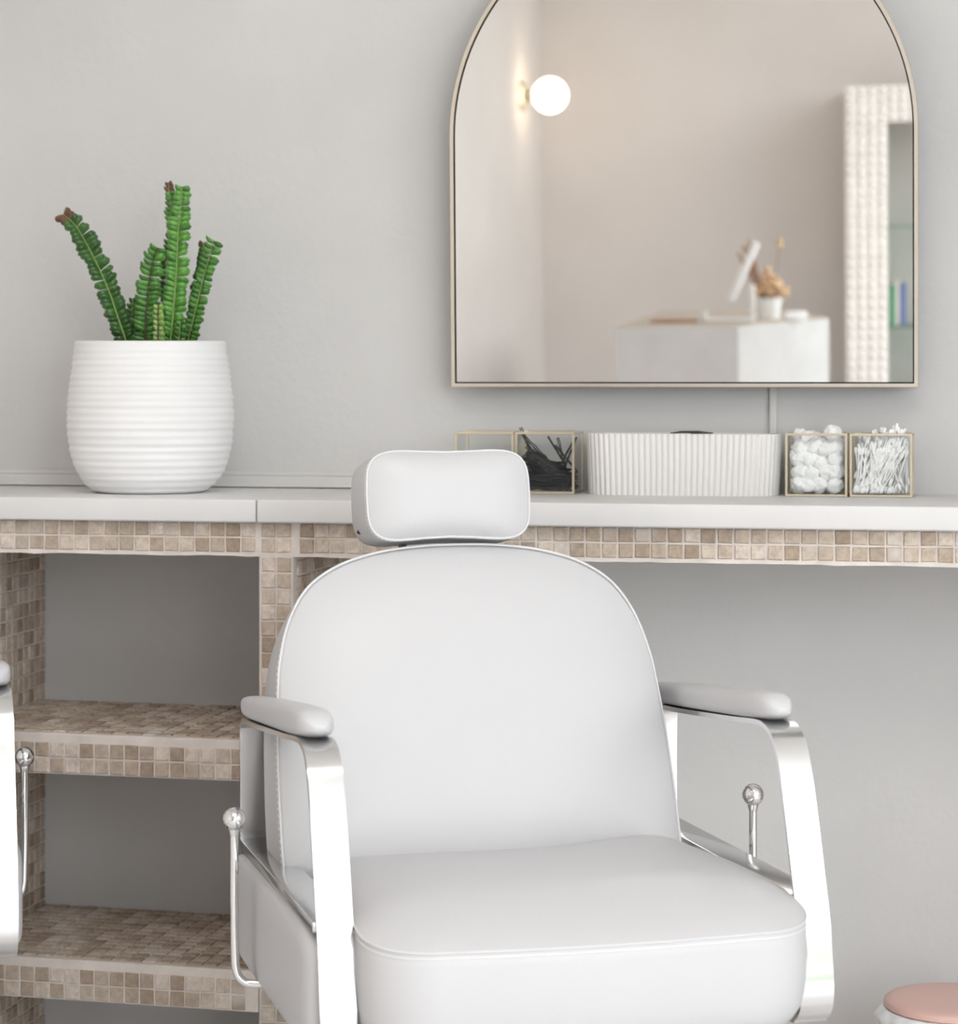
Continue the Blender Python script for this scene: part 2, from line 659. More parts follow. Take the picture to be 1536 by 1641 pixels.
# pillar between the niches and the open knee space
bm = new(); box(bm, NICHE_R, PILLAR_R, YF, ROOM_F - .001, 0.0, Z_APR + .003, .003)
pillar = upart('pillar', bm, 'grout')
bm = new()
tile_field(bm, (NICHE_R + .004, YF, Z_APR - 35 * PITCH), TX, TZ, NY, 2, 35)
tile_field(bm, (PILLAR_R, YF + .02, Z_APR - .006 - 34 * PITCH), TY, TZ, NX, 12, 34, skip=.05)
tile_field(bm, (NICHE_R, YF + .02, Z_APR - .006 - 34 * PITCH), TY, TZ, (-1, 0, 0), 12, 34)
upart('mosaic_tiles', bm, 'travertine', parent=pillar)
# left panel of the niches
bm = new(); box(bm, NICHE_L - .055, NICHE_L, YF, ROOM_F - .001, 0.0, Z_APR + .003, .003)
side = upart('side_panel', bm, 'grout')
bm = new()
tile_field(bm, (NICHE_L, YF + .012, Z_APR - .006 - 35 * PITCH), TY, TZ, NX, 14, 35)
tile_field(bm, (NICHE_L - .053, YF, Z_APR - 35 * PITCH), TX, TZ, NY, 2, 35)
upart('mosaic_tiles', bm, 'travertine', parent=side)
# shelves
for zt, th, drop in ((.626, .066, .003), (.262, .066, .006)):
    bm = new()
    L0, L1 = NICHE_L + .0005, NICHE_R - .0005
    box(bm, L0, L1, YF - .001, ROOM_F - .001, zt - th, zt, .0025)
    for v in bm.verts:
        v.co.z -= drop * (v.co.x - L0) / (L1 - L0) - drop / 2
    sh = upart('shelf', bm, 'grout')
    bm = new()
    nt_ = int((L1 - L0) / PITCH)
    tile_field(bm, (L0 + .003, YF - .001, zt - th + .0015), TX, TZ, NY, nt_, 2)
    tile_field(bm, (L0 + .003, YF + .008, zt), TX, TY, NZ, nt_, 14)
    for v in bm.verts:
        v.co.z -= drop * (v.co.x - L0) / (L1 - L0) - drop / 2
    upart('mosaic_tiles', bm, 'travertine', parent=sh)
# outer niche beyond the left panel
for zt, th in ((.626, .066), (.262, .066)):
    bm = new(); box(bm, ROOM_L + .001, NICHE_L - .0555, YF, ROOM_F - .001, zt - th, zt, .0025)
    sh = upart('shelf', bm, 'grout')
    bm = new(); tile_field(bm, (ROOM_L + .004, YF, zt - th + .0015), TX, TZ, NY, 22, 2)
    upart('mosaic_tiles', bm, 'travertine', parent=sh)

# countertop: two slabs butted together
ct = empty('countertop', (0, 3.88, Z_SLAB_B))
tag(ct, 'long pale painted stone counter slab running along the wall', 'countertop')
JX = -1.1105


def slab(x0, x1, label):
    bm = new()
    box(bm, x0, x1, 3.68 - 3.88, ROOM_F - .001 - 3.88, 0.0005, .037, .0035, seg=3)
    o = obj('slab', bm, 'slab_paint', ct, smooth=True, angle=40)
    o['label'] = label


slab(ROOM_L + .001, JX - .0008, 'slab under the fern pot')
slab(JX + .0008, .598, 'slab under the mirror')
Z_TOP = 1.008

# ------------------------------------------------------------------ arched mirror
TILT = R(2.0)
MX, MHW = -.480, .388
M_ARC = .4195  # height of the arc centre above the bottom
mir = empty('arched_wall_mirror', (MX, 4.035, 1.1845))
mir.rotation_euler = (TILT, 0, 0)
tag(mir, 'arched wall mirror with thin brass frame hanging above the counter', 'mirror')


def arch(hw, zb, za, n=64):
    pts = [(-hw, zb), (hw, zb)]
    pts += [(hw, zb + (za - zb) * k / 8) for k in range(1, 8)]
    pts += [(hw * math.cos(PI * k / n), za + hw * math.sin(PI * k / n)) for k in range(n + 1)]
    pts += [(-hw, za - (za - zb) * k / 8) for k in range(1, 8)]
    return pts


T = .0065
prof_out = arch(MHW, 0, M_ARC)
prof_in = arch(MHW - T, T, M_ARC)
bm = new()
YFm, YBm = -.022, .006
skin_rings(bm, [[(x, YBm, z) for x, z in prof_out], [(x, YFm + .001, z) for x, z in prof_out],
                [(x * .9987, YFm, z * .9987 + .0008) for x, z in prof_out], [(x, YFm, z) for x, z in prof_in],
                [(x, YFm + .006, z) for x, z in prof_in]], False, False)
obj('frame', bm, 'mirror_brass', mir, smooth=True, angle=35)
g_out = arch(MHW - T - .0022, T + .0022, M_ARC)
bm = new()
po = arch(MHW - .001, .001, M_ARC)
fr = [bm.verts.new((x, YBm - .002, z)) for x, z in po]
bk = [bm.verts.new((x, YBm, z)) for x, z in po]
bm.faces.new(fr); bm.faces.new(bk)
obj('backing', bm, 'dark_gap', mir)
bm = new()
fr = [bm.verts.new((x, -.0175, z)) for x, z in g_out]
bk = [bm.verts.new((x, .003, z)) for x, z in g_out]
bm.faces.new(fr); bm.faces.new(bk)
for k in range(len(fr)):
    bm.faces.new((fr[k], fr[(k + 1) % len(fr)], bk[(k + 1) % len(fr)], bk[k]))
obj('mirror_glass', bm, 'mirror_glass', mir)
# wall cleats that hold the tilted mirror
for x in (-.2, .2):
    bm = new()
    box(bm, x - .02, x + .02, .0062, .0062 + .060, .60, .63, .002)
    obj('hanging_bracket', bm, 'dark_gap', mir)

# cable cover under the mirror
bm = new(); box(bm, -.3385, -.3255, ROOM_F - .009, ROOM_F - .0002, Z_TOP, 1.25, .003)
tag(obj('cable_cover', bm, 'trim_paint'), 'narrow vertical cable cover on the wall below the mirror', 'cable cover')

# ------------------------------------------------------------------ salon chair
# local axes: x = towards the right of the picture, -y = the way the chair faces
FD = Vector((.445, -.8955, 0)).normalized()
CH_ANG = math.atan2(FD.y, FD.x) + PI / 2
CH_O = Vector((-.569, 3.099, 0))


def tag_chair(c, label):
    return tag(c, label, 'salon chair', 'white salon chairs')


def P3(a, b, h):  # a: right, b: forward, h: up
    return Vector((a, -b, h))


BK_K = .375


def back_pt(a, v, d):
    """point on the backrest: v up the tilted plane, d forward of the front face"""
    sn, cs = .351, .936
    return P3(a, -.12 - sn * v + cs * d, .545 + cs * v + sn * d)


def outline_scale(pts, s, c):
    return [(c[0] + (x - c[0]) * s, c[1] + (y - c[1]) * s) for x, y in pts]


def inset(pts, d):
    n = len(pts)
    out = []
    for i in range(n):
        p0, p1 = Vector(pts[i - 1]), Vector(pts[(i + 1) % n])
        t = (p1 - p0)
        if t.length < 1e-9:
            out.append(pts[i]); continue
        t.normalize()
        nn = Vector((-t.y, t.x))
        out.append((pts[i][0] + nn.x * d, pts[i][1] + nn.y * d))
    return out


def make_chair():
    c = empty('salon_chair', CH_O, CH_ANG)
    # ---------- backrest
    half = [(.275, .0), (.275, .09), (.272, .18), (.268, .24), (.262, .29), (.246, .345), (.218, .39), (.175, .42), (.12, .438), (.06, .4465), (0, .4485)]
    ctrl = [(x, v) for x, v in half] + [(-x, v) for x, v in half[-2::-1]]
    ol = [(p.x - .022, p.y) for p in catmull([(x, y, 0) for x, y in ctrl], 7)]
    # close along the bottom
    nb = 24
    xl, xr = ol[-1][0], ol[0][0]
    ol += [(xl + (xr - xl) * k / nb, -.004) for k in range(1, nb)]
    cc = (-.022, .2)

    def dome(s):
        return .030 * (1 - s ** 5) + .008 * (1 - s * s)
    bm = new()
    rings = []
    for s in (.15, .3, .45, .6, .7, .8, .87, .92, .96, .985, 1.0):
        o_ = outline_scale(ol, s, cc)
        rings.append([back_pt(x, v, dome(s) + .004 * math.sin(v * 9)) for x, v in o_])
    TH = .135
    for s, d in ((1.004, -.004), (1.008, -.03), (1.010, -.07), (1.004, -TH + .02), (.985, -TH + .004), (.95, -TH), (.6, -TH - .004), (.2, -TH - .005)):
        rings.append([back_pt(x, v, d) for x, v in outline_scale(ol, s, cc)])
    skin_rings(bm, rings)
    bk = obj('backrest', bm, 'leather', c, smooth=True)
    bm = new()
    pl = [back_pt(x, v, .001) for x, v in outline_scale(ol, 1.004, cc)]
    tube(bm, pl, .0019, 8, closed=True)
    obj('piping', bm, 'leather_trim', bk, smooth=True)

    def stitch(path, n, parent, up, r=.0006, ln=.0022):
        bm = new()
        L = [0]
        for i in range(1, len(path)):
            L.append(L[-1] + (path[i] - path[i - 1]).length)
        j = 0
        for k in range(n):
            t = L[-1] * (k + .5) / n
            while j < len(L) - 2 and L[j + 1] < t:
                j += 1
            e = path[j + 1] - path[j]
            if e.length < 1e-7:
                continue
            p = path[j] + e * ((t - L[j]) / max(L[j + 1] - L[j], 1e-9))
            e.normalize()
            tube(bm, [p - e * ln, p + e * ln], r, 5)
        return obj('stitching', bm, 'thread', parent)
    stitch([back_pt(x, v, -.009) for x, v in outline_scale(ol, 1.0065, cc)[:150]], 170, bk, None)

    # ---------- headrest
    hcx, hcz = -.037, .0615
    hw, hh = .1165, .0665
    pts = []
    N = 96
    for k in range(N):
        t = 2 * PI * k / N
        ct_, st = math.cos(t), math.sin(t)
        e = 2 / 4.6
        x = math.copysign(abs(ct_) ** e, ct_) * hw
        z = math.copysign(abs(st) ** e, st) * hh
        waist = 1 - .10 * (1 - (x / hw) ** 2) ** 1.5 * (1.0 if z > 0 else 1.5)
        z *= waist
        x *= 1 - .03 * (abs(z) / hh) ** 2
        pts.append((x, z))

    def hd(x, z, d):
        tl = .16
        return P3(hcx + x, -.262 - tl * (z + hh) + d, .9735 + hcz + z + tl * d)
    bm = new()
    rings = []
    for s in (.12, .3, .5, .65, .78, .87, .93, .97, .99, 1.0):
        rings.append([hd(x * s, z * s, .020 * (1 - s ** 4)) for x, z in pts])
    for s, d in ((1.006, -.004), (1.02, -.02), (1.03, -.055), (1.02, -.095), (.96, -.116), (.85, -.122), (.4, -.124)):
        rings.append([hd(x * s, z * s, d) for x, z in pts])
    skin_rings(bm, rings)
    hr = obj('headrest', bm, 'leather', c, smooth=True)
    bm = new(); tube(bm, [hd(x * 1.004, z * 1.006, .001) for x, z in pts], .0018, 8, closed=True)
    obj('piping', bm, 'leather_trim', hr, smooth=True)
    stitch([hd(x * 1.009, z * 1.016, -.008) for x, z in pts + pts[:1]], 110, hr, None)
    for x in (-.09, .03):
        bm = new()
        tube(bm, [P3(x, -.335, 1.01), P3(x, -.325, .93), P3(x, -.30, .85)], .006, 12)
        obj('headrest_post', bm, 'chrome', c, smooth=True)
    bm = new()
    tube(bm, [P3(-.135, -.30, .9805), P3(-.152, -.335, .982)], .0032, 10)
    obj('headrest_clip', bm, 'dark_rubber', hr, smooth=True)

    # ---------- seat
    SW, SF, SB = .278, .332, -.17
    so = []

    def rr(cx, cy, r, a0, a1, n, px=1.0):
        return [(cx + r * math.cos(a0 + (a1 - a0) * k / n), cy + r * px * math.sin(a0 + (a1 - a0) * k / n)) for k in range(n + 1)]
    rF, rB = .085, .03
    arcF = rr(SW - rF, SF - rF, rF, 0, PI / 2, 14)
    so += [(SW, SB + rB + (SF - rF - SB - rB) * k / 14) for k in range(14)]
    so += arcF
    so += [(SW - rF - (2 * SW - 2 * rF) * k / 22, SF + .012 * math.sin(PI * k / 22)) for k in range(1, 22)]
    so += [(-x, y) for x, y in arcF[::-1]]
    so += [(-SW, SF - rF - (SF - rF - SB - rB) * k / 14) for k in range(1, 15)]
    so += [(-SW + rB - rB * math.cos(PI / 2 * k / 4), SB + rB - rB * math.sin(PI / 2 * k / 4)) for k in range(1, 5)]
    so += [(-SW + rB + (2 * SW - 2 * rB) * k / 12, SB) for k in range(1, 12)]
    so += [(SW - rB + rB * math.sin(PI / 2 * k / 4), SB + rB - rB * math.cos(PI / 2 * k / 4)) for k in range(0, 4)]
    sc_ = (0, .08)
    HS = .542

    def lift_h(y):
        t = min(1, max(0, (SF - y) / .16))
        u = min(1, max(0, (.10 - y) / .22))
        return .020 * t * t * (3 - 2 * t) - .016 * u * u * (3 - 2 * u)

    def st_pt(x, y, s, h):
        k = min(1, max(0, (h - .44) / .09))
        return P3(x, y, h + lift_h(y) * k)
    bm = new()
    rings = []
    for s, h in ((.3, .416), (.8, .416), (.90, .418), (.95, .425), (.98, .440), (.995, .460), (1.0, .48), (1.003, .50), (1.0, .525), (.998, HS)):
        rings.append([st_pt(x, y, s, h) for x, y in outline_scale(so, s, sc_)])
    for s in (.992, .98, .965, .945, .92, .88, .8, .7, .55, .4, .25, .12):
        ring = []
        for x, y in outline_scale(so, s, sc_):
            rise = .022 * (1 - s ** 7) + .010 * (1 - s * s)
            # gentle front roll and a shallow dip in the middle
            rise -= .006 * math.exp(-((x / .12) ** 2 + ((y - .05) / .12) ** 2))
            rise += .010 * math.exp(-(((x - .20) / .09) ** 2 + ((y + .10) / .12) ** 2))
            ring.append(st_pt(x, y, s, HS + rise))
        rings.append(ring)
    skin_rings(bm, rings)
    seat = obj('seat', bm, 'leather', c, smooth=True)
    front = [p for p in so]
    bm = new(); tube(bm, [P3(x, y, HS + lift_h(y)) for x, y in outline_scale(so, .9985, sc_)], .0016, 8, closed=True)
    obj('piping', bm, 'leather_trim', seat, smooth=True)
    stitch([P3(x, y, HS + lift_h(y) - .006) for x, y in outline_scale(so, 1.0025, sc_)[8:68]], 190, seat, None, r=.0005)

    # ---------- arms
    for sgn in (-1, 1):
        arm = empty('armrest')
        arm.parent = c
        ac = .300 * sgn
        hwid = .0215
        cl = [(-.335, .548), (-.337, .62), (-.335, .700), (-.326, .722), (-.305, .729), (-.2, .736), (0, .752), (.088, .760),
              (.120, .759), (.145, .750), (.164, .731), (.179, .700), (.198, .645), (.217, .585), (.234, .53), (.243, .48), (.247, .45), (.243, .425), (.226, .407), (.195, .400),
              (.0, .398), (-.2, .398), (-.30, .402), (-.325, .415), (-.335, .45), (-.336, .50)]
        cp = catmull([(b, h, 0) for b, h in cl], 6, closed=True)
        po_ = [(p.x, p.y) for p in cp]
        pin = inset(po_, .0065)
        # orientation check: keep the inner loop inside
        ar = lambda q: abs(sum(q[i - 1][0] * q[i][1] - q[i][0] * q[i - 1][1] for i in range(len(q))) / 2)
        if ar(pin) > ar(po_):
            pin = inset(po_, -.0065)
        bm = new()
        e = .0012
        A0 = [P3(ac - hwid, b, h) for b, h in po_]
        A1 = [P3(ac + hwid, b, h) for b, h in po_]
        B0 = [P3(ac - hwid, b, h) for b, h in pin]
        B1 = [P3(ac + hwid, b, h) for b, h in pin]
        loops = [A0, A1, B1, B0]
        vl = [[bm.verts.new(p) for p in l] for l in loops]
        n = len(A0)
        for q in range(4):
            a_, b_ = vl[q], vl[(q + 1) % 4]
            for k in range(n):
                bm.faces.new((a_[k], a_[(k + 1) % n], b_[(k + 1) % n], b_[k]))
        bmesh.ops.recalc_face_normals(bm, faces=bm.faces)
        obj('steel_band', bm, 'brushed_steel', arm, smooth=True, angle=50)
        # cross plate
        bm = new()
        v0 = len(bm.verts)
        box(bm, ac - .0235, ac + .0235, -.208, .331, .546, .559, .0015, seg=2)
        obj('cross_plate', bm, 'brushed_steel', arm, smooth=True, angle=30)
        # pad
        bm = new()
        rings = []
        n = 28
        for i in range(25):
            t = i / 24
            b = -.350 + .484 * t
            tt = 2 * t - 1
            w = (1 - abs(tt) ** 7) ** .5
            hmid = .744 + .035 * min(1, max(0, (b + .31) / .43)) - .012 * max(0, (b - .09) / .075) ** 2
            wr = .0255 * (.45 + .55 * w) if 0 < i < 24 else .0255 * .36
            hr_ = (.0195 - .004 * (1 - t)) * (.35 + .65 * w) if 0 < i < 24 else .005
            ring = []
            for k in range(n):
                a = 2 * PI * k / n
                ca, sa = math.cos(a), math.sin(a)
                ex = 2 / 3.2
                x = math.copysign(abs(ca) ** ex, ca) * wr
                z = math.copysign(abs(sa) ** ex, sa) * hr_
                ring.append(P3(ac + x, b, hmid + z))
            rings.append(ring)
        skin_rings(bm, rings)
        obj('arm_pad', bm, 'leather', arm, smooth=True)
        # upholstered side panel inside the lower loop
        bm = new()
        pp = []
        for k in range(72):
            a = 2 * PI * k / 72
            ex = 2 / 7
            ca, sa = math.cos(a), math.sin(a)
            pp.append((-.065 + math.copysign(abs(ca) ** ex, ca) * .285, .474 + math.copysign(abs(sa) ** ex, sa) * .072))
        rings = []
        for s, d in ((.2, .0350), (.6, .0345), (.85, .0330), (.93, .0300), (.98, .0245), (1.0, .016), (1.0, -.012), (.97, -.02), (.5, -.021)):
            rings.append([P3(ac + sgn * d, b, h) for b, h in outline_scale(pp, s, (-.065, .474))])
        skin_rings(bm, rings)
        obj('side_panel', bm, 'leather', arm, smooth=True)
        # recline lever
        lv = empty('lever')
        lv.parent = arm
        bm = new()
        la, lb = .362 * sgn, -.130
        path = catmull([P3(la, lb, .612), P3(la, lb, .56), P3(la, lb, .50), P3(la - .001 * sgn, lb, .445), P3(la - .0015 * sgn, lb, .432),
                        P3(la - .005 * sgn, lb + .001, .418), P3(la - .014 * sgn, lb + .003, .409), P3(la - .026 * sgn, lb + .006, .407), P3(la - .042 * sgn, lb + .010, .407)], 6)
        tube(bm, path, .0056, 14)
        tube(bm, [P3(la, lb, .600), P3(la, lb, .606), P3(la, lb, .612)], [.0056, .0075, .0085], 14)
        obj('lever_rod', bm, 'chrome', lv, smooth=True, angle=60)
        bm = new(); sphere(bm, P3(la, lb, .6225), .0155, 32, 20)
        obj('ball_knob', bm, 'chrome', lv, smooth=True)
    # ---------- underside and foot
    bm = new(); box(bm, -.22, .22, -.28, .12, .375, .4165, .006)
    obj('seat_pan', bm, 'dark_rubber', c)
    bm = new(); lathe(bm, [(.0, .376), (.032, .376), (.032, .25), (.05, .248), (.05, .05), (.06, .04)], 40)
    obj('hydraulic_column', bm, 'chrome', c, smooth=True, angle=40)
    bm = new(); lathe(bm, [(.0, .042), (.08, .040), (.2, .026), (.285, .014), (.29, .008), (.29, 0), (0, 0)], 64)
    obj('base_disc', bm, 'brushed_steel', c, smooth=True, angle=40)
    return c


chair = make_chair()
tag_chair(chair, 'white leather salon chair in the middle, turned slightly right, with white headrest')
chair2 = copy_tree(chair)
A2 = R(0.6)
knob = Vector((.362, .130, 0))
chair2.rotation_euler = (0, 0, CH_ANG + A2)
chair2.location = CH_O + Vector((-1.117, .114, 0)) + Matrix.Rotation(CH_ANG, 3, 'Z') @ knob - Matrix.Rotation(CH_ANG + A2, 3, 'Z') @ knob
chair2['label'] = 'white salon chair cut off by the left edge, only its armrest showing'

# ------------------------------------------------------------------ potted fern
PS = 1 / 963.0
POT = (-1.215, 3.885, Z_TOP)


def px_dir(px, Y):
    u = (px - 768) / 3900
    s_, c_ = math.sin(YAW), math.cos(YAW)
    return (-s_ + c_ * u) / (c_ + s_ * u) * Y


POT = (px_dir(241.5, 3.885), 3.885, Z_TOP)
fern = empty('potted_fern', POT)
tag(fern, 'crinkled green fern in a ribbed white pot on the left of the counter', 'potted plant')
prof = [(0.0, .0), (.060, .0), (.088, .001), (.098, .005), (.108, .014), (.118, .027), (.127, .045), (.133, .065), (.1375, .09), (.1395, .115), (.139, .14), (.1365, .17), (.133, .195), (.129, .22), (.1265, .24), (.1262, .2505)]


def interp(z):
    for (r0, z0), (r1, z1) in zip(prof[1:-1], prof[2:]):
        if z0 <= z <= z1 and z1 > z0:
            return r0 + (r1 - r0) * (z - z0) / (z1 - z0)
    return prof[-1][0]


def smooth_r(z):
    return sum(interp(min(.2505, max(0.0002, z + d))) for d in (-.006, -.003, 0, .003, .006)) / 5


P2 = [(0.0, 0.0), (.06, 0.0), (.086, .0005)]
nz = 120
for i in range(1, nz + 1):
    z = .001 + .2475 * i / nz
    r = smooth_r(z) if z > .012 else interp(z)
    amp = .0011 if z < .235 else .0002
    r += amp * math.sin(z * 2 * PI / .0118 + 1.2 * math.sin(z * 31)) * (0.55 + 1.1 * abs(noise.noise(Vector((0, 4.2, z * 60)))))
    P2.append((r, z))
P2 += [(.1255, .2515), (.1225, .2525), (.1195, .2515), (.1185, .248), (.1195, .22), (.1195, .205)]
bm = new()


def wob(r, z, a):
    if r < .07:
        return r, z
    k = noise.noise(Vector((math.cos(a) * 1.3, math.sin(a) * 1.3, z * 55))) * .0013 if z < .235 else 0
    return r + k, z + (0.0006 * math.sin(a * 2 + 1) if z > .24 else 0)


lathe(bm, P2, 160, wob)
obj('pot', bm, 'pot_ceramic', fern, smooth=True)
bm = new(); lathe(bm, [(0, .222), (.06, .226), (.1185, .218)], 48, lambda r, z, a: (r, z + .003 * noise.noise(Vector((r * 40 * math.cos(a), r * 40 * math.sin(a), 0)))))
obj('soil', bm, 'soil', fern, smooth=True)


def frond(pts, hw, m, dy=0.0, lean=0.0, twist=0.0, tip_hw=.7, face=0.0, rib='midrib', brown=False, dens=8.0, curl=1.0):
    """pts in picture pixels relative to the pot; hw leaf half width in pixels"""
    P = [Vector(((x - 241.5) * PS, dy + lean * (560 - y) * PS, .2525 - (y - 548) * PS)) for x, y in pts]
    # root down into the soil
    d0 = (P[0] - P[1]).normalized()
    P = [P[0] + d0 * .022] + P
    path = catmull(P, 14)
    L = [0]
    for i in range(1, len(path)):
        L.append(L[-1] + (path[i] - path[i - 1]).length)
    tot = L[-1]
    n = int(tot / (dens * PS))
    bm = new()
    j = 0
    hwm = hw * PS
    for k in range(n):
        t = (k + .5) / n
        d = t * tot
        while j < len(L) - 2 and L[j + 1] < d:
            j += 1
        e = (path[j + 1] - path[j])
        p = path[j] + e * ((d - L[j]) / max(1e-9, L[j + 1] - L[j]))
        e.normalize()
        # leaf plane: side axis in the picture plane, turned by face about the rib
        fa = face + twist * (t - .5)
        sidev = Vector((e.z, 0, -e.x)).normalized()
        nrm = sidev.cross(e).normalized()
        if nrm.y > 0:
            nrm = -nrm
        side0 = (sidev * math.cos(fa) + nrm * math.sin(fa)).normalized()
        nr = (nrm * math.cos(fa) - sidev * math.sin(fa)).normalized()
        taper = min(1.0, .75 + t * 1.2) * (1.0 if t < .8 else 1 - (1 - tip_hw) * (t - .8) / .2)
        for sd in (-1, 1):
            w = hwm * 1.08 * taper * random.uniform(.84, 1.14)
            half = dens * PS * random.uniform(.56, .68)
            up = random.uniform(-.05, .35)
            tw = random.uniform(.45, 1.1) * curl
            grid = []
            na, nc = 6, 5
            for a in range(na + 1):
                s = a / na
                row = []
                # outline half width of the leaflet: broad with a round end
                ow = half * (0.75 + .35 * s) * math.sqrt(max(0.02, 1 - max(0, (s - .72) / .28) ** 2))
                for c_ in range(nc):
                    q = c_ / (nc - 1) * 2 - 1
                    # each leaflet cups and its end rolls back
                    lift = .35 * w * math.sin(PI * s * .9) - .45 * w * curl * max(0, s - .6) ** 1.5 * 1.6
                    cup = -abs(q) ** 2 * ow * .8 + q * ow * tw
                    pos = p + side0 * sd * w * (s * (1 - .10 * s)) + e * (q * ow + up * w * s) + nr * (lift + cup * (.3 + .7 * s) + .0006 * random.uniform(-1, 1))
                    row.append(bm.verts.new(pos))
                grid.append(row)
            for a in range(na):
                for c_ in range(nc - 1):
                    fc = bm.faces.new((grid[a][c_], grid[a][c_ + 1], grid[a + 1][c_ + 1], grid[a + 1][c_]))
                    if brown and t > .955:
                        fc.material_index = 1
    o = obj('frond', bm, [m, 'brown_tip'], fern, smooth=True, recalc=False)
    bm = new()
    nn = len(path)
    off = [p + Vector((0, -.0012, 0)) for p in path]
    tube(bm, off, [.0017 * (1 - .65 * i / nn) for i in range(nn)], 7)
    obj('midrib', bm, rib, o, smooth=True)
    return o


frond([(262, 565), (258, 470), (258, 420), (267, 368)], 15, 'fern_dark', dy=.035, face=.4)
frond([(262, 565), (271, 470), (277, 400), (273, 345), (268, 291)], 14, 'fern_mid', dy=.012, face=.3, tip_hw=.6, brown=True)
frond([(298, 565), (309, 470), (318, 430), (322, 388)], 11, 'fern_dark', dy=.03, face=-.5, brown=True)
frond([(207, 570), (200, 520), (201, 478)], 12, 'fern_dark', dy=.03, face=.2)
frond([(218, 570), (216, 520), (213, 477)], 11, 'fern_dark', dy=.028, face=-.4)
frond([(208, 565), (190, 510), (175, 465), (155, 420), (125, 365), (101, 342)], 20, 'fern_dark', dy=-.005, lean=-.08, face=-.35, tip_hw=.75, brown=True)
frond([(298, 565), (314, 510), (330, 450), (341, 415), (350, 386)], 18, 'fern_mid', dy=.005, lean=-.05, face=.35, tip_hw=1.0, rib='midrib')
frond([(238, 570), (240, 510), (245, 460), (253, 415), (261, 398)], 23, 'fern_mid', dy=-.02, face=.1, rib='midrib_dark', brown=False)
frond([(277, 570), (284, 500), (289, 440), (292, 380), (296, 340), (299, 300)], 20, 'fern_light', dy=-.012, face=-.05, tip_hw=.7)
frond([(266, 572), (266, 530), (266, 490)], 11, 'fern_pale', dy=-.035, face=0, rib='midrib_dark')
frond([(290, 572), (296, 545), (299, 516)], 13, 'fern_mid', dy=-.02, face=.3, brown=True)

# ------------------------------------------------------------------ glass and brass boxes
BH = .1015


def glass_box(x0, y0, label, w=.0995):
    d = .0975
    c = empty('glass_box', (x0 + w / 2, y0 + d / 2, Z_TOP))
    tag(c, label, 'glass box', 'brass edged glass boxes on the counter')
    hx, hy, t = w / 2, d / 2, .0040
    bm = new()
    for sx in (-1, 1):
        for sy in (-1, 1):
            xx, yy = sx * (hx - t / 2), sy * (hy - t / 2)
            box(bm, xx - t / 2, xx + t / 2, yy - t / 2, yy + t / 2, .0002, BH, .0006, seg=1)
    for z in (.0002, BH - t * .8):
        for sy in (-1, 1):
            yy = sy * (hy - t / 2)
            box(bm, -hx, hx, yy - t / 2 - .0003, yy + t / 2 + .0003, z, z + t, .0006, seg=1)
        for sx in (-1, 1):
            xx = sx * (hx - t / 2)
            box(bm, xx - t / 2 - .0003, xx + t / 2 + .0003, -hy, hy, z, z + t, .0006, seg=1)
    obj('frame', bm, 'brass', c)
    g = .0012
    for nm, (a0, a1, b0, b1, z0, z1) in (('pane', (-hx + t, hx - t, -hy + .0012, -hy + .0012 + g, .0036, BH - t)), ('pane', (-hx + t, hx - t, hy - .0012 - g, hy - .0012, .0036, BH - t)),
                                         ('pane', (-hx + .0012, -hx + .0012 + g, -hy + t, hy - t, .0036, BH - t)), ('pane', (hx - .0012 - g, hx - .0012, -hy + t, hy - t, .0036, BH - t)),
                                         ('bottom', (-hx + t, hx - t, -hy + t, hy - t, .001, .0024))):
        bm = new(); box(bm, a0, a1, b0, b1, z0, z1)
        obj(nm, bm, 'clear_glass', c)
    return c


BY = 3.945
BL1, BL2, BR1, BR2 = -.8475, -.7460, -.3020, -.1990
glass_box(BL1, BY, 'empty glass box with brass edges, behind the headrest, left of the hair pins')
glass_box(BL2, BY, 'glass box with brass edges holding black hair pins')
glass_box(BR1, BY, 'glass box with brass edges full of cotton balls')
glass_box(BR2, BY, 'glass box with brass edges full of cotton swabs')

# black hair pins
def pin_mesh(ln, v=0):
    bm = new()
    r, g = .00075, .0021
    pts = [(-ln / 2, 0, g)]
    pts += [(-ln / 2 + ln * .92 * k / 6, 0, g + .0008 * math.sin(k * 2.1 + v)) for k in range(1, 7)]
    pts += [(ln / 2, 0, 0)]
    pts += [(-ln / 2 + ln * .92 * k / 6, 0, -g * .6) for k in range(6, -1, -1)]
    tube(bm, pts, r * 1.35, 6)
    me_o = obj('hair_pin', bm, 'black_metal', smooth=True)
    return me_o


PINL = 'black hair pin in the heap inside the glass box behind the headrest'
pins = [pin_mesh(.066, 0), pin_mesh(.058, 1.3)]
for q in pins:
    tag(q, PINL, 'hair pin', 'black hair pins in the glass box')
cx_, cy_ = BL2 + .04975, BY + .0487
rnd = random.Random(11)
npin = 0
used = [False, False]


def place_pin(x, y, z, pitch, yaw):
    global npin
    q = npin % 2
    o = pins[q]
    if used[q]:
        o = o.copy()
        COL.objects.link(o)
    used[q] = True
    npin += 1
    o.rotation_euler = (rnd.uniform(0, 2 * PI), -0.0, 0)
    m = Matrix.Rotation(yaw, 4, 'Z') @ Matrix.Rotation(pitch, 4, 'Y') @ Matrix.Rotation(rnd.uniform(0, 2 * PI), 4, 'X')
    o.rotation_euler = m.to_euler()
    o.location = (x, y, z)


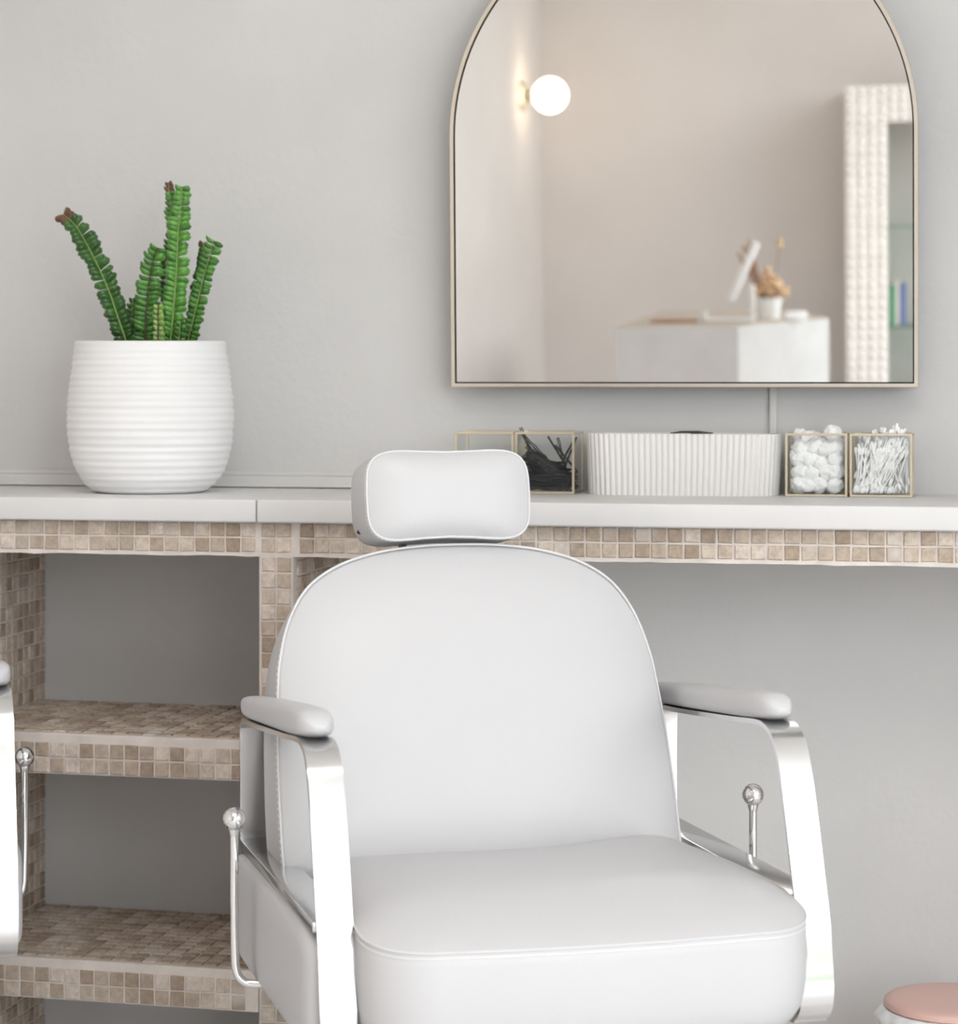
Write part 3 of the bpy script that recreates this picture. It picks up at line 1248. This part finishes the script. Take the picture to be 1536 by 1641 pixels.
for i in range(150):
    # heap: high on the left, sloping down to the right
    x = rnd.uniform(-.017, .017)
    y = rnd.uniform(-.034, .034)
    pitch = rnd.uniform(R(12), R(42)) if rnd.random() < .8 else rnd.uniform(R(-10), R(12))
    hmax = .050 - 1.0 * x
    z = rnd.uniform(.018, hmax)
    half = .033
    dx, dz = half * math.cos(pitch), half * abs(math.sin(pitch))
    yaw = rnd.uniform(-.35, .35)
    x = max(-.044 + dx, min(.044 - dx, x))
    z = max(.006 + dz, z)
    if z + dz > .094:
        z = .094 - dz
    ylim = max(0, .042 - dx * abs(math.sin(yaw)))
    y = max(-ylim, min(ylim, y))
    place_pin(cx_ + x, cy_ + y, Z_TOP + z, pitch, yaw)
for i in range(70):
    a = rnd.uniform(-.1, .16)
    y = rnd.uniform(-.036, .036)
    x = rnd.uniform(-.010, .012)
    z = .007 + rnd.uniform(0, .022) + .033 * abs(math.sin(a))
    place_pin(cx_ + x, cy_ + y, Z_TOP + z, a, rnd.uniform(-.12, .12))
for x, y, z, pt in ((-.038, .01, .078, R(66)), (.016, -.02, .070, R(58)), (.022, .0, .060, R(75)), (.030, -.01, .058, R(50)), (.030, -.02, .062, R(-62)), (.038, -.02, .066, R(-68)), (-.03, .0, .07, R(60)), (-.028, .02, .075, R(45))):
    place_pin(cx_ + x, cy_ + y, Z_TOP + z, pt, .05)

# cotton balls
CBL = 'white cotton ball piled in the brass edged glass box'
balls = []
for v in range(4):
    bm = new()
    bmesh.ops.create_icosphere(bm, subdivisions=4, radius=.0148)
    for w in bm.verts:
        d = w.co.normalized()
        k = noise.noise(d * 1.3 + Vector((v * 7, 0, 0))) * .24 + noise.noise(d * 3.2 + Vector((0, v * 5, 0))) * .11 + noise.noise(d * 13 + Vector((0, v * 5, 3))) * .035
        w.co *= 1 + k
    o = obj('cotton_ball', bm, 'cotton', smooth=True)
    tag(o, CBL, 'cotton ball', 'cotton balls in the glass box')
    balls.append(o)
rnd = random.Random(5)
cnt = 0
cx_ = BR1 + .04975
for lay in range(5):
    for i in range(4):
        for j in range(4):
            if lay == 4 and (i, j) not in ((0, 2), (1, 1), (3, 1), (3, 2), (1, 3)):
                continue
            x = (-.0300 + .0200 * i) + (.004 if lay % 2 else -.004) + rnd.uniform(-.004, .004)
            y = (-.0290 + .0195 * j) + rnd.uniform(-.002, .002)
            x = max(-.0290, min(.0290, x)); y = max(-.0280, min(.0280, y))
            z = .0185 + .0203 * lay + rnd.uniform(-.004, .004) * (lay > 0)
            if lay == 4:
                z = {(0, 2): .094, (1, 1): .092, (3, 1): .1005, (3, 2): .099, (1, 3): .092}[(i, j)]
            b = balls[cnt % 4]
            if cnt >= 4:
                b = b.copy(); COL.objects.link(b)
            cnt += 1
            b.location = (cx_ + x, cy_ + y, Z_TOP + z)
            b.rotation_euler = (rnd.uniform(0, 6), rnd.uniform(0, 6), rnd.uniform(0, 6))
            s = rnd.uniform(.92, 1.03)
            b.scale = (s, s * rnd.uniform(.9, 1.0), s)

# cotton swabs
bm = new()
LN = .073
tube(bm, [(0, 0, -LN / 2), (0, 0, LN / 2)], .00125, 8)
for sg in (-1, 1):
    zz = [0.0, .0012, .003, .007, .0115, .0135]
    rr_ = [.0003, .0017, .0026, .0028, .0021, .0013]
    tube(bm, [(0, 0, sg * (LN / 2 + .0015 - z)) for z in zz], rr_, 10, mi=1)
swab0 = obj('cotton_swab', bm, ['swab_stick', 'cotton'], smooth=True)
tag(swab0, 'white cotton swab standing in the brass edged glass box at the right end', 'cotton swab', 'cotton swabs in the glass box')
rnd = random.Random(9)
cx_ = BR2 + .04975
first = True
N_SW = 230
for i in range(N_SW):
    # tilt away from vertical within the picture plane
    a = rnd.choice([rnd.uniform(R(14), R(40)), rnd.uniform(R(20), R(38)), rnd.uniform(R(5), R(30)), rnd.uniform(R(-20), R(12))])
    bt = rnd.uniform(-.22, .22)
    half = LN / 2 + .0015
    dx = abs(math.sin(a)) * half
    dy = abs(math.sin(bt)) * half
    dz = math.cos(a) * math.cos(bt) * half
    x = rnd.uniform(-.0445 + dx, .0445 - dx)
    y = rnd.uniform(-.043 + dy, .043 - dy)
    if i % 2 == 0:
        y = -.043 + dy + rnd.uniform(0, .006)
    z = .005 + dz + rnd.choice([0, 0, rnd.uniform(0, .012), rnd.uniform(.008, .024)])
    if rnd.random() < .14 and x > -.006:
        z = .005 + dz + rnd.uniform(.028, .042)
    s = swab0
    if not first:
        s = swab0.copy(); COL.objects.link(s)
    first = False
    s.rotation_euler = (bt, a, 0)
    s.location = (cx_ + x, cy_ + y, Z_TOP + z)

# ------------------------------------------------------------------ fluted tray with a black tweezer on it
TRX0, TRX1 = -.6325, -.3125
tray = empty('fluted_tray', ((TRX0 + TRX1) / 2, 3.993, Z_TOP))
tag(tray, 'cream fluted oval tray between the glass boxes', 'tray')
hx, hy = (TRX1 - TRX0) / 2, .052


def stadium(hx, hy, n_fl, amp, sub=8):
    # perimeter of a rounded-end oblong with flutes
    pts = []
    r = hy
    sl = 2 * (hx - r)
    per = 2 * sl + 2 * PI * r
    N = n_fl * sub
    for k in range(N):
        s = per * k / N
        ph = (k % sub) / sub
        off = amp * abs(math.sin(PI * ph)) - amp * .3
        if s < sl:
            p, nn = Vector((-hx + r + s, -r)), Vector((0, -1))
        elif s < sl + PI * r:
            a = -PI / 2 + (s - sl) / r
            nn = Vector((math.cos(a), math.sin(a))); p = Vector((hx - r, 0)) + nn * r
        elif s < 2 * sl + PI * r:
            p, nn = Vector((hx - r - (s - sl - PI * r), r)), Vector((0, 1))
        else:
            a = PI / 2 + (s - 2 * sl - PI * r) / r
            nn = Vector((math.cos(a), math.sin(a))); p = Vector((-hx + r, 0)) + nn * r
        pts.append((p.x + nn.x * off, p.y + nn.y * off))
    return pts


bm = new()
NF, AMP = 78, .0030
rings = []
for fz, sc in ((0.0, .965), (.002, .972), (.05, .985), (.0985, 1.0), (.100, .998)):
    st = stadium(hx * sc, hy * (sc if sc > .98 else sc * .985), NF, AMP)
    rings.append([(x, y, fz) for x, y in st])
st = stadium(hx - .0042, hy - .0042, NF, 0)
rings.append([(x, y, .100) for x, y in st])
rings.append([(x * .985, y * .97, .008) for x, y in st])
skin_rings(bm, rings, True, True)
obj('tray_body', bm, 'tray_plastic', tray, smooth=True, angle=50)
tw = new()
tube(tw, [(-.036, 0, .0012), (-.018, .001, .0032), (.01, .0, .0034), (.034, -.001, .0016)], [.0007, .0019, .0021, .0009], 8)
tube(tw, [(-.002, -.004, .0022), (.03, -.006, .0016)], [.0017, .0007], 8)
o = obj('black_clip', tw, 'black_metal', smooth=True, loc=(px_dir(1110, 3.945), 3.9435, Z_TOP + .1001))
tag(o, 'slim black hair clip lying on the rim of the cream fluted tray', 'hair clip')

# ------------------------------------------------------------------ pink pedal bin in the lower right
BX = px_dir(1531, 3.78)
binn = empty('pink_waste_bin', (BX, 3.78, 0))
tag(binn, 'round pink waste bin with white liner edge in the lower right corner', 'waste bin')
bm = new(); lathe(bm, [(0, .002), (.088, .002), (.090, .006), (.0985, .226), (.0955, .226), (.09, .01), (0, .01)], 72)
obj('bin_body', bm, 'pink_metal', binn, smooth=True, angle=40)
bm = new(); lathe(bm, [(0, .2575), (.05, .2572), (.09, .2555), (.103, .2525), (.107, .2495), (.1075, .243), (.105, .241), (.0, .242)], 72)
obj('lid', bm, 'pink_metal', binn, smooth=True, angle=50)
bm = new()


def lw(r, z, a):
    k = noise.noise(Vector((math.cos(a) * 5, math.sin(a) * 5, z * 25)))
    k2 = noise.noise(Vector((math.cos(a) * 2.2, math.sin(a) * 2.2, 9)))
    f_ = 1 if .2 < z < .236 else .3
    k3 = noise.noise(Vector((math.cos(a) * 14, math.sin(a) * 14, z * 40)))
    return r + (.009 * k + .004 * k3) * f_ + (.005 * k2 if z < .23 else 0), z + (.009 * k2 + .007 * k + .003 * k3 if z < .224 else .001 * k)


lathe(bm, [(.094, .238), (.102, .2405), (.110, .239), (.114, .232), (.118, .228), (.117, .222), (.113, .217), (.108, .215), (.1045, .216), (.103, .22)], 120, lw)
obj('bin_liner', bm, 'bin_liner', binn, smooth=True)
bm = new(); box(bm, -.014, .014, -.125, -.085, .004, .014, .003)
obj('pedal', bm, 'chrome', binn)
bm = new(); box(bm, .004, .044, .098, .118, .215, .264, .004)
obj('hinge', bm, 'dark_rubber', binn)

# unseen fill panel added under the ceiling to brighten the seat top
cl = empty('ceiling_fill_panel', (-.2, .9, ROOM_H))
tag(cl, 'unseen square fill panel added under the ceiling to brighten the seat', 'added fill panel')
bm = new()
for q in ((-.84, .84, -.84, -.80), (-.84, .84, .80, .84), (-.84, -.80, -.80, .80), (.80, .84, -.80, .80)):
    box(bm, *q, -.07, -.0005)
obj('frame', bm, 'white_frame', cl)
bm = new(); box(bm, -.80, .80, -.80, .80, -.06, -.05)
obj('diffuser', bm, 'fill_panel_glow', cl)

# ------------------------------------------------------------------ the far side of the room, seen in the mirror
# globe sconce on the left wall
sc = empty('globe_wall_lamp', (ROOM_L, -4.12, 2.055))
tag(sc, 'glowing white globe wall lamp on a brass mount, seen in the mirror', 'wall lamp')
bm = new(); lathe(bm, [(0, .0), (.075, 0), (.075, .012), (.068, .018), (.03, .022), (.026, .05), (.045, .056), (.045, .066), (0, .066)], 48)
bmesh.ops.rotate(bm, verts=bm.verts, cent=(0, 0, 0), matrix=Matrix.Rotation(PI / 2, 3, 'Y'))
obj('wall_mount', bm, 'brass', sc, smooth=True, angle=40)
bm = new(); sphere(bm, (.062 + .086, 0, 0), .088, 40, 24)
obj('globe_shade', bm, 'opal_glow', sc, smooth=True)

# reception desk
DTOP = .98
dk = empty('reception_desk', (-1.15, -2.9, 0))
tag(dk, 'pale stone reception desk with angled front, seen in the mirror', 'desk')
poly = [(-1.50, -2.21), (-.985, -2.26), (-.645, -2.93), (-.90, -3.80), (-1.50, -3.80)]


def prism(bm, poly, z0, z1):
    a = [bm.verts.new((x + 1.15, y + 2.9, z0)) for x, y in poly]
    b = [bm.verts.new((x + 1.15, y + 2.9, z1)) for x, y in poly]
    bm.faces.new(a); bm.faces.new(b)
    for k in range(len(a)):
        bm.faces.new((a[k], a[(k + 1) % len(a)], b[(k + 1) % len(a)], b[k]))


bm = new(); prism(bm, poly, 0, DTOP - .004)
obj('desk_body', bm, 'desk_stone', dk)
bm = new(); prism(bm, poly, DTOP - .0038, DTOP)
obj('desk_top', bm, 'desk_top_stone', dk)
# tablet stand
ty = -2.62
st_ = empty('tablet_stand', (-1.005, ty, DTOP))
tag(st_, 'white angled tablet stand on the reception desk, seen in the mirror', 'stand')
bm = new()
box(bm, -.165, .055, -.05, .05, .001, .017, .004)
box(bm, -.168, -.150, -.05, .05, .001, .045, .004)
box(bm, .038, .058, -.02, .02, .015, .16, .004)
obj('stand_base', bm, 'white_frame', st_)
bm = new(); box(bm, -.012, .012, -.08, .08, -.13, .14, .004)
bmesh.ops.rotate(bm, verts=bm.verts, cent=(0, 0, 0), matrix=Matrix.Rotation(R(24), 3, 'Y'))
bmesh.ops.translate(bm, verts=bm.verts, vec=(.01, 0, .215))
obj('stand_plate', bm, 'white_frame', st_)
# vase of dried flowers
vz = empty('dried_flower_pot', (-.905, -2.87, DTOP))
tag(vz, 'small white pot of beige dried flowers on the reception desk, seen in the mirror', 'potted plant')
bm = new(); lathe(bm, [(0, .001), (.045, .001), (.058, .095), (.054, .095), (.044, .01), (0, .01)], 40)
obj('pot', bm, 'pot_ceramic', vz, smooth=True, angle=40)
rnd = random.Random(3)
bm = new()
for k in range(90):
    a, rr0 = rnd.uniform(0, 2 * PI), rnd.uniform(.0, .07)
    h = .10 + rnd.uniform(0, .15) * (1 - rr0 / .09)
    sphere(bm, (rr0 * math.cos(a) * 1.1 + .01 - .12 * (h - .1), rr0 * math.sin(a) * .8, h), rnd.uniform(.008, .015), 8, 6)
obj('dried_blooms', bm, 'dry_flower', vz, smooth=True)
bm = new()
for k in range(16):
    tx, tz = rnd.uniform(-.14, -.07), rnd.uniform(.24, .36)
    tube(bm, [(0, 0, .05), (tx * .6, 0, tz * .6), (tx, rnd.uniform(-.03, .03), tz)], [.0015, .002, .006], 6)
tube(bm, [(.01, 0, .08), (.035, 0, .22), (.045, 0, .33)], [.0015, .0015, .002], 6)
obj('dried_stems', bm, 'dry_stem', vz)
bm = new(); sphere(bm, (.05, 0, .335), .018, 12, 10, (.7, .7, 1.5))
obj('seed_head', bm, 'dry_flower', vz, smooth=True)
bm = new()
lathe(bm, [(0, -.05), (.020, -.05), (.022, -.046), (.022, .046), (.020, .05), (0, .05)], 32)
bmesh.ops.rotate(bm, verts=bm.verts, cent=(0, 0, 0), matrix=Matrix.Rotation(R(90), 3, 'Y'))
bmesh.ops.rotate(bm, verts=bm.verts, cent=(0, 0, 0), matrix=Matrix.Rotation(R(-25), 3, 'Z'))
tag(obj('paper_roll', bm, 'white_frame', smooth=True, angle=40, loc=(-.775, -2.66, DTOP + .0222)), 'small white roll lying on the reception desk beside the dried flowers, seen in the mirror', 'paper roll')
bm = new(); box(bm, -.10, .10, -.07, .07, 0, .012, .003)
tag(obj('notebook', bm, 'dry_stem', loc=(-1.30, -2.60, DTOP + .0005)), 'flat brown notebook lying on the reception desk, seen in the mirror', 'notebook')

# carved display cabinet
KX0, KX1, KY0, KY1, KZ = -.635, .52, -4.69, -4.20, 2.07
cb = empty('carved_display_cabinet', ((KX0 + KX1) / 2, (KY0 + KY1) / 2, 0))
tag(cb, 'tall carved white display cabinet with glass shelves, seen in the mirror', 'cabinet')
ox, oy = -(KX0 + KX1) / 2, -(KY0 + KY1) / 2


def cpart(name, bmx, m, par=None, **k):
    bmesh.ops.translate(bmx, verts=bmx.verts, vec=(ox, oy, 0))
    return obj(name, bmx, m, par or cb, **k)


bm = new()
box(bm, KX0, KX0 + .02, KY0, KY1 - .03, 0, KZ)
box(bm, KX1 - .02, KX1, KY0, KY1 - .03, 0, KZ)
box(bm, KX0 + .02, KX1 - .02, KY0, KY0 + .02, 0, KZ)
box(bm, KX0 + .02, KX1 - .02, KY0 + .02, KY1 - .03, KZ - .02, KZ)
cpart('carcass', bm, 'cabinet_side')
SWD = .205


def carved(bm, x0, x1, z0, z1, yf):
    box(bm, x0, x1, yf - .03, yf, z0, z1)
    p = .05
    nx_, nz_ = max(1, int(round((x1 - x0) / p))), max(1, int(round((z1 - z0) / p)))
    px_, pz_ = (x1 - x0) / nx_, (z1 - z0) / nz_
    for i in range(nx_):
        for j in range(nz_):
            cx, cz = x0 + (i + .5) * px_, z0 + (j + .5) * pz_
            w = .94 / 2
            q = [bm.verts.new((cx + sx * px_ * w, yf + .0005, cz + sz * pz_ * w)) for sx, sz in ((-1, 0), (0, -1), (1, 0), (0, 1))]
            t = bm.verts.new((cx, yf + .02, cz))
            for k in range(4):
                bm.faces.new((q[k], q[(k + 1) % 4], t))


bm = new()
carved(bm, KX0, KX0 + SWD, .0, KZ, KY1)
carved(bm, KX1 - SWD, KX1, .0, KZ, KY1)
carved(bm, KX0 + SWD, KX1 - SWD, KZ - .18, KZ, KY1)
carved(bm, KX0 + SWD, KX1 - SWD, 0, .45, KY1)
cpart('carved_frame', bm, 'carved_white')
for z in (.47, .88, 1.38):
    bm = new(); box(bm, KX0 + .02, KX1 - .02, KY0 + .02, KY1 - .04, z - .012, z)
    cpart('glass_shelf', bm, 'shelf_glass')
bm = new(); box(bm, KX0 + .022, KX1 - .022, KY0 + .0205, KY0 + .024, .45, KZ - .03)
cpart('back_panel', bm, 'plaster_smooth')
rnd = random.Random(2)
xb = -.425
for k, (w, h, m_, lab) in enumerate(((.028, .20, 'book_green', 'green book standing on the cabinet shelf, seen in the mirror, leftmost of the books'),
                                     (.018, .22, 'book_cream', 'cream book standing on the cabinet shelf between green and blue books, seen in the mirror'),
                                     (.030, .21, 'book_blue', 'blue book standing on the cabinet shelf, seen in the mirror'))):
    bm = new(); box(bm, 0, w, 0, .16, 0, h, .002)
    tag(obj('book', bm, m_, loc=(xb, KY1 - .25, .8805)), lab, 'book', 'books in the display cabinet')
    xb += w + .002
